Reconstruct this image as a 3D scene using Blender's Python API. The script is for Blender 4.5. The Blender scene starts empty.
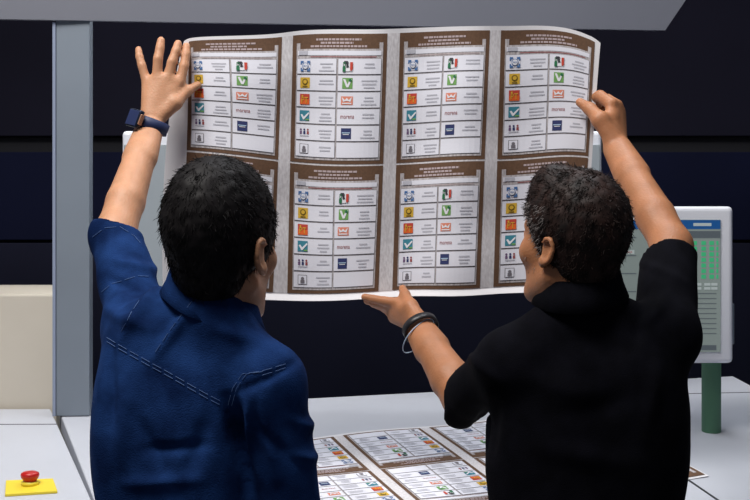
import bpy, bmesh, math, random
import numpy as np
from mathutils import Vector, Matrix, noise
from mathutils.bvhtree import BVHTree

# ------------------------------------------------------------------ camera, light, exposure
C = bpy.context.scene.collection
SC = bpy.context.scene
F = 1250.0          # focal length in pixels of the 750 wide frame
EYE = 1.62          # camera height
HORIZON = 200.0

cam_data = bpy.data.cameras.new('camera')
cam = bpy.data.objects.new('camera', cam_data)
C.objects.link(cam)
cam_data.sensor_width = 36.0
cam_data.lens = 36.0 * F / 750.0
cam_data.shift_y = -(250.0 - HORIZON) / 750.0
cam.location = (0, 0, EYE)
cam.rotation_euler = (math.pi / 2, 0, 0)
SC.camera = cam

world = bpy.data.worlds.new('world')
SC.world = world
world.use_nodes = True
world.node_tree.nodes['Background'].inputs[0].default_value = (0.62, 0.68, 0.85, 1)
world.node_tree.nodes['Background'].inputs[1].default_value = 0.10

def area_light(name, loc, target, size, size_y, power, col):
    l = bpy.data.lights.new(name, 'AREA')
    l.shape = 'RECTANGLE'; l.size = size; l.size_y = size_y
    l.energy = power; l.color = col
    o = bpy.data.objects.new(name, l); C.objects.link(o)
    o.location = loc
    d = Vector(target) - Vector(loc)
    o.rotation_euler = d.to_track_quat('-Z', 'Y').to_euler()
    return o

area_light('ceiling_lamp_light', (-1.0, 1.5, 4.0), (-0.1, 2.6, 1.2), 1.6, 0.8, 86, (1.0, 0.97, 0.93))
area_light('ceiling_lamp_light', (0.5, 3.0, 3.9), (0.2, 2.9, 1.0), 1.8, 0.8, 34, (0.93, 0.96, 1.0))

SC.view_settings.view_transform = 'Standard'
SC.view_settings.look = 'None'
SC.view_settings.gamma = 1.0
SC.view_settings.exposure = 0.3
SC.view_settings.use_curve_mapping = False

def at(px, py, y):
    """the point at depth y seen at photo pixel (px, py), for taking measurements off the photograph"""
    return np.array([(px - 375.0) * y / F, y, EYE - (py - HORIZON) * y / F])

rnd = random.Random(5)
nrng = np.random.default_rng(5)

# ------------------------------------------------------------------ materials
def srgb(r, g, b):
    f = lambda c: (c / 255 / 12.92) if c / 255 <= 0.04045 else ((c / 255 + 0.055) / 1.055) ** 2.4
    return (f(r), f(g), f(b), 1)

def mat(name, col, rough=0.6, metal=0.0, var=0.0, scale=20.0, bump=0.0, bscale=200.0, stretch=None,
        emit=None, estr=1.0, sheen=0.0, sss=0.0, spec=0.5, col2=None, detail=3):
    m = bpy.data.materials.new(name); m.use_nodes = True
    nt = m.node_tree; b = nt.nodes['Principled BSDF']
    b.inputs['Base Color'].default_value = col
    b.inputs['Roughness'].default_value = rough
    b.inputs['Metallic'].default_value = metal
    b.inputs['Specular IOR Level'].default_value = spec
    if sheen:
        b.inputs['Sheen Weight'].default_value = sheen
    if sss:
        b.inputs['Subsurface Weight'].default_value = sss
        b.inputs['Subsurface Radius'].default_value = (1.0, 0.35, 0.2)
        b.inputs['Subsurface Scale'].default_value = 0.008
    tc = nt.nodes.new('ShaderNodeTexCoord')
    src = tc.outputs['Object']
    if stretch:
        mp = nt.nodes.new('ShaderNodeMapping'); mp.inputs['Scale'].default_value = stretch
        nt.links.new(src, mp.inputs['Vector']); src = mp.outputs['Vector']
    if var or col2:
        n = nt.nodes.new('ShaderNodeTexNoise'); n.inputs['Scale'].default_value = scale
        n.inputs['Detail'].default_value = detail
        nt.links.new(src, n.inputs['Vector'])
        r = nt.nodes.new('ShaderNodeValToRGB')
        r.color_ramp.elements[0].position = 0.32; r.color_ramp.elements[1].position = 0.68
        a = [max(0, c * (1 - var)) for c in col[:3]] + [1]
        z = list(col2) if col2 else [min(1, c * (1 + var)) for c in col[:3]] + [1]
        r.color_ramp.elements[0].color = a; r.color_ramp.elements[1].color = z
        nt.links.new(n.outputs['Fac'], r.inputs['Fac'])
        nt.links.new(r.outputs['Color'], b.inputs['Base Color'])
    if bump:
        n2 = nt.nodes.new('ShaderNodeTexNoise'); n2.inputs['Scale'].default_value = bscale
        n2.inputs['Detail'].default_value = 3
        nt.links.new(src, n2.inputs['Vector'])
        bp = nt.nodes.new('ShaderNodeBump'); bp.inputs['Strength'].default_value = bump
        bp.inputs['Distance'].default_value = 0.002
        nt.links.new(n2.outputs['Fac'], bp.inputs['Height'])
        nt.links.new(bp.outputs['Normal'], b.inputs['Normal'])
    if emit:
        b.inputs['Emission Color'].default_value = emit
        b.inputs['Emission Strength'].default_value = estr
    return m

M = {}
M['skin'] = mat('skin', srgb(190, 138, 104), 0.5, var=0.06, scale=28, bump=0.35, bscale=260, sss=0.12, col2=srgb(200, 146, 112), spec=0.4)
M['skin2'] = mat('skin_tan', srgb(168, 112, 76), 0.5, var=0.06, scale=28, bump=0.35, bscale=260, sss=0.12, col2=srgb(178, 120, 84), spec=0.4)
M['nail'] = mat('nail', srgb(226, 172, 152), 0.3)
M['hair'] = mat('black_hair', srgb(20, 17, 18), 0.6, var=0.4, scale=60, spec=0.15)
M['hair2'] = mat('dark_brown_hair', srgb(27, 21, 20), 0.55, var=0.5, scale=40, spec=0.18, col2=srgb(48, 32, 28))
M['grey_hair'] = mat('grey_hair', srgb(138, 130, 128), 0.6, var=0.4, scale=80)
M['denim'] = mat('denim', srgb(19, 42, 88), 0.9, var=0.38, scale=16, bump=0.6, bscale=420, sheen=0.0, col2=srgb(31, 60, 112), spec=0.05, detail=6)
M['thread_and_highlight'] = mat('pale_thread_and_highlight', srgb(84, 112, 162), 0.8)
M['black_cloth'] = mat('black_knit', srgb(11, 11, 17), 0.9, var=0.25, scale=30, bump=0.4, bscale=500, spec=0.05)
M['trouser'] = mat('dark_trouser', srgb(28, 32, 48), 0.9, var=0.2, scale=30)
M['shoe'] = mat('black_leather', srgb(22, 20, 20), 0.4)
M['watch_band'] = mat('navy_strap', srgb(26, 40, 82), 0.55, var=0.1)
M['watch_case'] = mat('watch_metal', srgb(40, 50, 70), 0.25, metal=0.6)
M['copper'] = mat('copper', srgb(200, 150, 120), 0.3, metal=0.5)
M['black_rubber'] = mat('black_rubber', srgb(24, 24, 28), 0.4)
M['pale_strap'] = mat('pale_strap', srgb(170, 190, 215), 0.4)
M['desk'] = mat('pale_desk_paint', srgb(196, 199, 208), 0.45, var=0.03, scale=5, bump=0.05, bscale=60)
M['seam'] = mat('dark_seam', srgb(38, 38, 44), 0.7)
M['grey_metal'] = mat('grey_painted_steel', srgb(122, 131, 142), 0.45, var=0.05, scale=4)
M['hood'] = mat('hood_grey_paint', srgb(108, 110, 120), 0.5, var=0.03, scale=3)
M['edge'] = mat('pale_blue_edge_highlight', srgb(140, 150, 172), 0.4)
M['beige'] = mat('beige_panel', srgb(206, 198, 184), 0.6, var=0.03, scale=5)
M['white_plastic'] = mat('white_plastic', srgb(226, 228, 236), 0.35)
M['grey_face'] = mat('grey_panel_face', srgb(148, 156, 162), 0.5, var=0.04, scale=5)
M['green_post'] = mat('green_paint', srgb(78, 122, 96), 0.5, var=0.06, scale=10)
M['wall_dark'] = mat('charcoal_wall', srgb(24, 23, 36), 0.85, var=0.12, scale=2, spec=0.12)
M['wall_navy'] = mat('navy_wall', srgb(14, 18, 42), 0.8, var=0.12, scale=2, spec=0.12)
M['wall_black'] = mat('black_gap', srgb(17, 17, 24), 0.9)
M['wall_low'] = mat('slate_wall', srgb(31, 32, 48), 0.85, var=0.1, scale=2, spec=0.12)
M['floor'] = mat('grey_floor', srgb(92, 92, 95), 0.6, var=0.1, scale=6)
M['red'] = mat('red_plastic', srgb(190, 28, 26), 0.35)
M['yellow'] = mat('yellow_plate', srgb(238, 214, 60), 0.45)
M['tube'] = mat('lamp_tube', srgb(245, 248, 255), 0.4, emit=(0.95, 0.98, 1.0, 1), estr=12.0)
# paper and inks
M['paper'] = mat('paper', srgb(226, 224, 228), 0.75, var=0.02, scale=12)
M['tint'] = mat('guilloche_tint', srgb(172, 164, 166), 0.8, var=0.16, scale=220, stretch=(1, 1, 0.35), col2=srgb(204, 198, 200))
M['gutter'] = mat('gutter_print', srgb(206, 201, 204), 0.8, var=0.06, scale=260, stretch=(1, 1, 0.35), col2=srgb(226, 223, 226))
M['cell'] = mat('cell_white', srgb(228, 228, 238), 0.75)
M['brown'] = mat('brown_ink', srgb(98, 70, 50), 0.8, var=0.12, scale=200)
M['ink'] = mat('grey_ink', srgb(188, 188, 198), 0.8)
M['ink_pale'] = mat('pale_ink', srgb(186, 168, 170), 0.8)
M['line'] = mat('line_ink', srgb(112, 108, 116), 0.8)
for k, c in dict(blue=(72, 112, 166), pale_blue=(178, 206, 230), yellow_ink=(214, 172, 52), olive=(120, 96, 24),
                 orange=(226, 98, 30), red_ink=(196, 66, 50), green=(112, 162, 88), teal=(56, 132, 152),
                 navy=(40, 50, 100), maroon=(150, 70, 70), dark=(50, 50, 58), white_ink=(232, 232, 238),
                 dark_green=(30, 110, 70), salmon=(222, 136, 112), purple=(110, 84, 120)).items():
    M[k] = mat(k + '_print', srgb(*c), 0.75)

# ------------------------------------------------------------------ mesh helpers
def link(name, me, m, parent=None, smooth=False):
    o = bpy.data.objects.new(name, me)
    ms = m if isinstance(m, (list, tuple)) else [m]
    for x in ms: me.materials.append(x)
    if smooth:
        me.polygons.foreach_set('use_smooth', [True] * len(me.polygons))
    C.objects.link(o)
    if parent is not None:
        o.parent = parent
        pl = parent
        off = Vector((0, 0, 0))
        while pl is not None:
            off += Vector(pl.location); pl = pl.parent
        # geometry is given in world coordinates: keep it there under a moved parent
        me.transform(Matrix.Translation(-off))
    return o

def empty(name, loc, label, cat, group=None):
    o = bpy.data.objects.new(name, None); C.objects.link(o)
    o.empty_display_size = 0.1
    o.location = loc
    o['label'] = label; o['category'] = cat
    if group: o['group'] = group
    return o

def tag(o, label, cat, group=None):
    o['label'] = label; o['category'] = cat
    if group: o['group'] = group
    return o

def structure(o):
    o['kind'] = 'structure'; return o

def from_py(verts, faces, name='m'):
    me = bpy.data.meshes.new(name)
    me.from_pydata([tuple(map(float, v)) for v in verts], [], faces)
    me.update(); return me

def bm_mesh(bm, bevel=0.0, seg=2):
    if bevel:
        bmesh.ops.bevel(bm, geom=[e for e in bm.edges], offset=bevel, segments=seg, affect='EDGES', profile=0.5)
    bmesh.ops.recalc_face_normals(bm, faces=bm.faces)
    me = bpy.data.meshes.new('m'); bm.to_mesh(me); bm.free(); return me

def prism(poly, zlo, zhi, bevel=0.0, seg=2):
    """poly: list of (x, y); zlo / zhi: functions or numbers"""
    fl = zlo if callable(zlo) else (lambda x, y: zlo)
    fh = zhi if callable(zhi) else (lambda x, y: zhi)
    bm = bmesh.new()
    lo = [bm.verts.new((x, y, fl(x, y))) for x, y in poly]
    hi = [bm.verts.new((x, y, fh(x, y))) for x, y in poly]
    n = len(poly)
    bm.faces.new(lo[::-1]); bm.faces.new(hi)
    for i in range(n):
        bm.faces.new((lo[i], lo[(i + 1) % n], hi[(i + 1) % n], hi[i]))
    return bm_mesh(bm, bevel, seg)

def box(x0, x1, y0, y1, z0, z1, bevel=0.0, yaw=0.0, pivot=None, seg=2):
    me = prism([(x0, y0), (x1, y0), (x1, y1), (x0, y1)], z0, z1, bevel, seg)
    if yaw:
        p = Vector(pivot or ((x0 + x1) / 2, (y0 + y1) / 2, 0))
        me.transform(Matrix.Translation(p) @ Matrix.Rotation(yaw, 4, 'Z') @ Matrix.Translation(-p))
    return me

def cyl(c, r, z0, z1, r2=None, n=32, bevel=0.0):
    poly_lo = [(c[0] + r * math.cos(2 * math.pi * i / n), c[1] + r * math.sin(2 * math.pi * i / n)) for i in range(n)]
    r2 = r if r2 is None else r2
    bm = bmesh.new()
    lo = [bm.verts.new((x, y, z0)) for x, y in poly_lo]
    hi = [bm.verts.new((c[0] + (x - c[0]) * r2 / r, c[1] + (y - c[1]) * r2 / r, z1)) for x, y in poly_lo]
    bm.faces.new(lo[::-1]); bm.faces.new(hi)
    for i in range(n):
        bm.faces.new((lo[i], lo[(i + 1) % n], hi[(i + 1) % n], hi[i]))
    return bm_mesh(bm)

def lathe(c, prof, n=36):
    vs = []; fs = []
    for r, z in prof:
        for i in range(n):
            a = 2 * math.pi * i / n
            vs.append((c[0] + r * math.cos(a), c[1] + r * math.sin(a), c[2] + z))
    k = len(prof)
    for j in range(k - 1):
        for i in range(n):
            fs.append((j * n + i, j * n + (i + 1) % n, (j + 1) * n + (i + 1) % n, (j + 1) * n + i))
    fs.append(tuple(range(n))[::-1]); fs.append(tuple((k - 1) * n + i for i in range(n)))
    return from_py(vs, fs)

def tube(paths, r, n=6):
    """paths: list of polylines -> one mesh of round strands"""
    vs = []; fs = []
    for path in paths:
        path = [Vector(p) for p in path]
        base = len(vs)
        for i, p in enumerate(path):
            d = (path[min(i + 1, len(path) - 1)] - path[max(i - 1, 0)])
            if d.length < 1e-9: d = Vector((0, 0, 1))
            d.normalize()
            a = d.orthogonal().normalized() if i == 0 else (prev - d * prev.dot(d)).normalized()
            prev = a
            b = d.cross(a)
            for k in range(n):
                t = 2 * math.pi * k / n
                vs.append(p + (a * math.cos(t) + b * math.sin(t)) * r)
        for i in range(len(path) - 1):
            for k in range(n):
                fs.append((base + i * n + k, base + i * n + (k + 1) % n, base + (i + 1) * n + (k + 1) % n, base + (i + 1) * n + k))
        fs.append(tuple(base + k for k in range(n))[::-1])
        e = base + (len(path) - 1) * n
        fs.append(tuple(e + k for k in range(n)))
    return from_py(vs, fs)

# ------------------------------------------------------------------ smooth solids (distance field -> surface)
class Field:
    def __init__(s, lo, hi, h):
        s.lo = np.array(lo, np.float32); s.h = h
        s.n = np.ceil((np.array(hi) - np.array(lo)) / h).astype(int) + 1
        s.D = np.full(s.n, 1.0, np.float32)
    def _win(s, bb, pad):
        a = np.maximum(0, np.floor((bb[0] - pad - s.lo) / s.h).astype(int))
        b = np.minimum(s.n, np.ceil((bb[1] + pad - s.lo) / s.h).astype(int) + 1)
        if (b <= a).any(): return None
        ax = [s.lo[i] + s.h * np.arange(a[i], b[i], dtype=np.float32) for i in range(3)]
        return (slice(a[0], b[0]), slice(a[1], b[1]), slice(a[2], b[2])), (ax[0][:, None, None], ax[1][None, :, None], ax[2][None, None, :])
    def add(s, pr, k=0.01):
        w = s._win(pr[0], k + 3 * s.h)
        if w is None: return
        sl, g = w; d = pr[1](*g); o = s.D[sl]
        if k > 0:
            hh = np.clip(0.5 + 0.5 * (o - d) / k, 0, 1)
            s.D[sl] = o * (1 - hh) + d * hh - k * hh * (1 - hh)
        else: s.D[sl] = np.minimum(o, d)
    def sub(s, pr, k=0.004):
        w = s._win(pr[0], k + 3 * s.h)
        if w is None: return
        sl, g = w; d = -pr[1](*g); o = s.D[sl]
        hh = np.clip(0.5 - 0.5 * (o - d) / k, 0, 1)
        s.D[sl] = o * (1 - hh) + d * hh + k * hh * (1 - hh)
    def mesh(s):
        D = s.D; ins = D < 0
        cs = ins[:-1, :-1, :-1].astype(np.uint8)
        cnt = sum(ins[i:i + D.shape[0] - 1, j:j + D.shape[1] - 1, k:k + D.shape[2] - 1].astype(np.uint8)
                  for i in (0, 1) for j in (0, 1) for k in (0, 1))
        act = (cnt > 0) & (cnt < 8)
        idx = np.argwhere(act)
        ids = np.full(act.shape, -1, np.int32); ids[act] = np.arange(len(idx))
        acc = np.zeros((len(idx), 3)); num = np.zeros(len(idx))
        for ax in range(3):
            o1, o2 = [a for a in range(3) if a != ax]
            for u in (0, 1):
                for v in (0, 1):
                    a = np.zeros(3, int); a[o1] = u; a[o2] = v
                    b = a.copy(); b[ax] = 1
                    A = D[tuple((idx + a).T)]; B = D[tuple((idx + b).T)]
                    c = (A < 0) != (B < 0)
                    t = np.where(c, A / np.where(c, A - B, 1), 0)
                    p = a[None, :] + t[:, None] * (b - a)[None, :]
                    acc += p * c[:, None]; num += c
        V = (idx + acc / num[:, None]) * s.h + s.lo
        faces = []
        for ax in range(3):
            o1, o2 = (ax + 1) % 3, (ax + 2) % 3
            sa = [slice(None)] * 3; sb = [slice(None)] * 3
            sa[ax] = slice(0, -1); sb[ax] = slice(1, None)
            ch = ins[tuple(sa)] != ins[tuple(sb)]
            e = np.argwhere(ch)
            e = e[(e[:, o1] > 0) & (e[:, o2] > 0) & (e[:, o1] < D.shape[o1] - 1) & (e[:, o2] < D.shape[o2] - 1)]
            d1 = np.zeros(3, int); d1[o1] = 1; d2 = np.zeros(3, int); d2[o2] = 1
            q = np.stack([ids[tuple((e - d1 - d2).T)], ids[tuple((e - d2).T)], ids[tuple(e.T)], ids[tuple((e - d1).T)]], 1)
            f = ins[tuple(e.T)]
            q[~f] = q[~f][:, ::-1]
            faces.append(q)
        return V, np.concatenate(faces)

def np_mesh(V, Q):
    me = bpy.data.meshes.new('m')
    me.vertices.add(len(V)); me.vertices.foreach_set('co', V.astype(np.float32).ravel())
    me.loops.add(Q.size); me.loops.foreach_set('vertex_index', Q.astype(np.int32).ravel())
    me.polygons.add(len(Q)); me.polygons.foreach_set('loop_start', np.arange(0, Q.size, Q.shape[1], dtype=np.int32))
    me.polygons.foreach_set('loop_total', np.full(len(Q), Q.shape[1], np.int32))
    me.update(calc_edges=True); me.validate()
    return me

def relax(V, Q, it=2, f=0.5):
    E = np.concatenate([Q[:, [0, 1]], Q[:, [1, 2]], Q[:, [2, 3]], Q[:, [3, 0]]])
    E = np.concatenate([E, E[:, ::-1]])
    cnt = np.bincount(E[:, 0], minlength=len(V))[:, None]
    for _ in range(it):
        S = np.stack([np.bincount(E[:, 0], weights=V[E[:, 1], i], minlength=len(V)) for i in range(3)], 1)
        V = V + f * (S / np.maximum(cnt, 1) - V)
    return V

def vnormals(V, Q):
    n = np.cross(V[Q[:, 2]] - V[Q[:, 0]], V[Q[:, 3]] - V[Q[:, 1]])
    N = np.stack([sum(np.bincount(Q[:, j], weights=n[:, i], minlength=len(V)) for j in range(4)) for i in range(3)], 1)
    return N / np.maximum(np.linalg.norm(N, axis=1), 1e-9)[:, None]

def cap(a, b, ra, rb=None, side=None, q=1.0):
    a = np.array(a, float); b = np.array(b, float); rb = ra if rb is None else rb
    ab = b - a; L2 = max(ab @ ab, 1e-9)
    R = max(ra, rb) * max(1, q)
    bb = (np.minimum(a, b) - R, np.maximum(a, b) + R)
    if side is not None:
        sd = np.array(side, float); sd = sd - ab * (sd @ ab) / L2; sd /= np.linalg.norm(sd)
    def f(x, y, z):
        dx = x - a[0]; dy = y - a[1]; dz = z - a[2]
        t = np.clip((dx * ab[0] + dy * ab[1] + dz * ab[2]) / L2, 0, 1)
        dx = dx - t * ab[0]; dy = dy - t * ab[1]; dz = dz - t * ab[2]
        if side is not None:
            s_ = (dx * sd[0] + dy * sd[1] + dz * sd[2]) * (1 / q - 1)
            dx = dx + sd[0] * s_; dy = dy + sd[1] * s_; dz = dz + sd[2] * s_
        return np.sqrt(dx * dx + dy * dy + dz * dz) - (ra + (rb - ra) * t)
    return bb, f

def ell(c, r, R=None):
    c = np.array(c, float); r = np.array(r, float); R = np.eye(3) if R is None else R
    m = r.max(); bb = (c - m, c + m)
    def f(x, y, z):
        d = (x - c[0], y - c[1], z - c[2])
        l = [d[0] * R[0, i] + d[1] * R[1, i] + d[2] * R[2, i] for i in range(3)]
        k0 = np.sqrt(sum((l[i] / r[i]) ** 2 for i in range(3)))
        k1 = np.sqrt(sum((l[i] / r[i] ** 2) ** 2 for i in range(3)))
        return k0 * (k0 - 1) / np.maximum(k1, 1e-6)
    return bb, f

def slab(c, nrm, half, thick):
    """half space piece used for cutting: everything within `half` of c on the side of nrm"""
    c = np.array(c, float); n = np.array(nrm, float); n /= np.linalg.norm(n)
    bb = (c - half, c + half)
    def f(x, y, z):
        d = (x - c[0]) * n[0] + (y - c[1]) * n[1] + (z - c[2]) * n[2]
        r = np.sqrt((x - c[0]) ** 2 + (y - c[1]) ** 2 + (z - c[2]) ** 2)
        return np.maximum(np.maximum(-d, d - thick), r - half)
    return bb, f

def rotm(yaw, pitch=0.0, roll=0.0):
    return np.array((Matrix.Rotation(yaw, 3, 'Z') @ Matrix.Rotation(pitch, 3, 'X') @ Matrix.Rotation(roll, 3, 'Y')))

# ------------------------------------------------------------------ people
def chain(fd, pts, k):
    """pts: list of (xyz, radius)"""
    for (a, ra), (b, rb) in zip(pts[:-1], pts[1:]):
        fd.add(cap(a, b, ra, rb), k)

def add_head(fd, c, R, s, tall=1.1):
    sv = np.array((s, s, s * tall))
    T = lambda p: c + R @ (np.array(p) * sv)
    E = lambda p, r, k, R2=None: fd.add(ell(T(p), np.array(r) * sv, R if R2 is None else R @ R2), k)
    E((0, -.014, .034), (.074, .095, .084), .01)
    E((0, .030, .020), (.064, .066, .075), .02)
    E((0, .028, -.040), (.058, .062, .066), .02)
    fd.add(cap(T((0, .020, -.080)), T((0, .068, -.094)), .036 * s, .018 * s), .03)        # jaw to chin
    for sx in (-1, 1):
        fd.add(cap(T((sx * .052, -.002, -.050)), T((sx * .020, .062, -.094)), .016 * s, .014 * s), .02)
        E((sx * .042, .062, -.022), (.022, .022, .020), .02)                              # cheekbone
        fd.add(cap(T((sx * .012, .086, .022)), T((sx * .046, .072, .022)), .008 * s, .007 * s), .012)  # brow
        fd.sub(ell(T((sx * .031, .093, .006)), np.array((.014, .010, .009)) * s, R), .008)
        E((sx * .031, .078, .005), (.013, .012, .0115), .002)                             # eyeball under lids
    fd.add(cap(T((0, .088, .016)), T((0, .106, -.022)), .0075 * s, .0115 * s), .008)      # nose
    for sx in (-1, 1):
        E((sx * .011, .095, -.026), (.008, .010, .008), .005)
    fd.add(cap(T((-.020, .082, -.052)), T((.020, .082, -.052)), .006 * s), .005)
    fd.add(cap(T((-.017, .081, -.063)), T((.017, .081, -.063)), .0065 * s), .004)
    fd.sub(cap(T((-.019, .090, -.0575)), T((.019, .090, -.0575)), .0018 * s), .003)
    for sx in (-1, 1):                                                                    # ears
        pts = []
        for i in range(11):
            a = math.radians(-60 + i * 27)
            pts.append((T((sx * (.079 + .005 * math.cos(a * .5)), -.008 - .015 * math.sin(a + .35), -.008 + .021 * math.cos(a + .15))), .0042 * s))
        E((sx * .075, -.006, -.008), (.0055, .015, .023), .008)
        chain(fd, pts, .004)
        E((sx * .076, .003, -.029), (.007, .009, .010), .006)
        fd.sub(ell(T((sx * .086, -.004, -.006)), np.array((.006, .007, .012)) * s, R), .004)

def hair_mesh(c, R, s, thick, extra=None, h=0.003, tall=1.1, front=.120):
    s = np.array((s, s, s * tall))
    fd = Field(c - .19 * s, c + .19 * s, h)
    T = lambda p: c + R @ (np.array(p) * s)
    fd.add(ell(T((0, -.014, .036)), np.array((.078 + thick, .098 + thick, .086 + thick)) * s, R), 0)
    fd.add(ell(T((0, .028, .032)), np.array((.068 + thick * .8, .068 + thick * .6, .078 + thick)) * s, R), .02)
    fd.add(ell(T((0, -.038, -.022)), np.array((.058 + thick * .5, .056 + thick * .5, .056)) * s, R), .02)
    for e in (extra or []): fd.add(ell(T(e[0]), np.array(e[1]) * s, R), .02)
    fd.sub(ell(T((0, front, -.030)), np.array((.098, .082, .094)) * s, R), .006)
    fd.sub(ell(T((0, .060, -.110)), np.array((.12, .085, .075)) * s, R), .006)
    fd.sub(ell(T((0, -.02, -.180)), np.array((.13, .14, .095)) * s, R), .01)
    for sx in (-1, 1):
        fd.sub(ell(T((sx * .090, -.002, -.014)), np.array((.022, .022, .032)) * s, R), .006)
    V, Q = fd.mesh()
    V = relax(V, Q, 2)
    return V, Q

def strands(V, Q, c, R, s, n, length, lift, rad, curl=0.0, keep=None, seed=1, side_sweep=0.0, tall=1.1):
    g = np.random.default_rng(seed)
    N = vnormals(V, Q)
    pick = g.integers(0, len(Q), n * 3)
    wgt = g.dirichlet((1, 1, 1, 1), n * 3)
    P = (V[Q[pick]] * wgt[:, :, None]).sum(1); NN = N[Q[pick][:, 0]]
    L = (P - c) @ R / np.array((s, s, s * tall))
    ok = (NN * (P - c)).sum(1) > 0
    if keep is not None: ok &= keep(L)
    P, NN, L = P[ok][:n], NN[ok][:n], L[ok][:n]
    crown = np.array([.012, -.055, .118])
    fl = L - crown
    fl = fl + np.array([side_sweep, 0, -.03])
    fl = fl @ R.T
    fl = fl - NN * (fl * NN).sum(1)[:, None]
    fl /= np.maximum(np.linalg.norm(fl, axis=1), 1e-6)[:, None]
    vs = []; fs = []
    m = len(P)
    ln = length * (0.6 + 0.8 * g.random(m))[:, None] * s
    d0 = fl + NN * lift + g.normal(0, .22 + curl * .4, (m, 3))
    d0 /= np.linalg.norm(d0, axis=1)[:, None]
    d1 = d0 + g.normal(0, .18 + curl, (m, 3)) - NN * .25; d1 /= np.linalg.norm(d1, axis=1)[:, None]
    d2 = d1 + g.normal(0, .18 + curl, (m, 3)) - NN * .15; d2 /= np.linalg.norm(d2, axis=1)[:, None]
    p0 = P - NN * .002; p1 = p0 + d0 * ln * .4; p2 = p1 + d1 * ln * .35; p3 = p2 + d2 * ln * .25
    a = np.cross(d0, NN); a /= np.maximum(np.linalg.norm(a, axis=1), 1e-6)[:, None]
    b = np.cross(d0, a)
    rr = rad * (0.7 + 0.6 * g.random(m))[:, None]
    rings = []
    for p, q in ((p0, 1.0), (p1, 0.9), (p2, 0.65)):
        rings.append([p + (a * math.cos(t) + b * math.sin(t)) * rr * q for t in (0, 2.09, 4.19)])
    allv = np.concatenate([np.stack(r, 1) for r in rings] + [p3[:, None]], 1)     # m x 10 x 3
    V2 = allv.reshape(-1, 3)
    tri = []
    for j in range(2):
        for k in range(3):
            k2 = (k + 1) % 3
            tri += [(j * 3 + k, j * 3 + k2, j * 3 + 3 + k2), (j * 3 + k, j * 3 + 3 + k2, j * 3 + 3 + k)]
    for k in range(3): tri.append((6 + k, 6 + (k + 1) % 3, 9))
    T2 = (np.arange(m)[:, None, None] * 10 + np.array(tri)[None]).reshape(-1, 3)
    return V2, T2

def displace(V, Q, folds, freq=14.0, amp=0.003, seed=0):
    """cloth: soft noise plus drawn folds ((x0,z0),(x1,z1),width,height,sign of facing)"""
    N = vnormals(V, Q)
    d = np.zeros(len(V))
    r = np.random.default_rng(seed)
    for i in range(10):
        k = r.normal(0, 1, 3) * freq * (1 + i * .25); k[2] *= 0.6
        d += np.sin(V @ k + r.random() * 6.28) * amp / (1 + i * .5)
    for (a, b, w, hgt) in folds:
        a = np.array(a); b = np.array(b); p = V[:, [0, 2]]
        ab = b - a; t = np.clip(((p - a) @ ab) / (ab @ ab), 0, 1)
        dist = np.linalg.norm(p - a - t[:, None] * ab, axis=1)
        taper = np.sin(np.pi * np.clip(t * .8 + .1, 0, 1))
        d += hgt * taper * np.exp(-(dist / w) ** 2) * (N[:, 1] < 0.2)
    return V + N * d[:, None]

def xz(px, py, y): p = at(px, py, y); return (p[0], p[2])

def add_hand(fd, wrist, meta, fingers, thumb, k=0.008):
    """meta: four (base, knuckle) pairs; fingers: four joint lists of (xyz, r); thumb: joint list"""
    for a, b in meta:
        fd.add(cap(a, b, .0125, .0115), .012)
    for (a, b), (a2, b2) in zip(meta[:-1], meta[1:]):
        fd.add(cap((np.array(a) + a2) / 2, (np.array(b) + b2) / 2, .0105, .0095), .010)
    fingers = [[(p, r * 1.07) for p, r in f] for f in fingers]
    for f in fingers:
        chain(fd, f, .003)
    fd.add(cap(thumb[1][0], (np.array(meta[0][0]) + meta[0][1] * 2) / 3, .010, .009), .014)   # web of the thumb
    chain(fd, thumb, .008)

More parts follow.
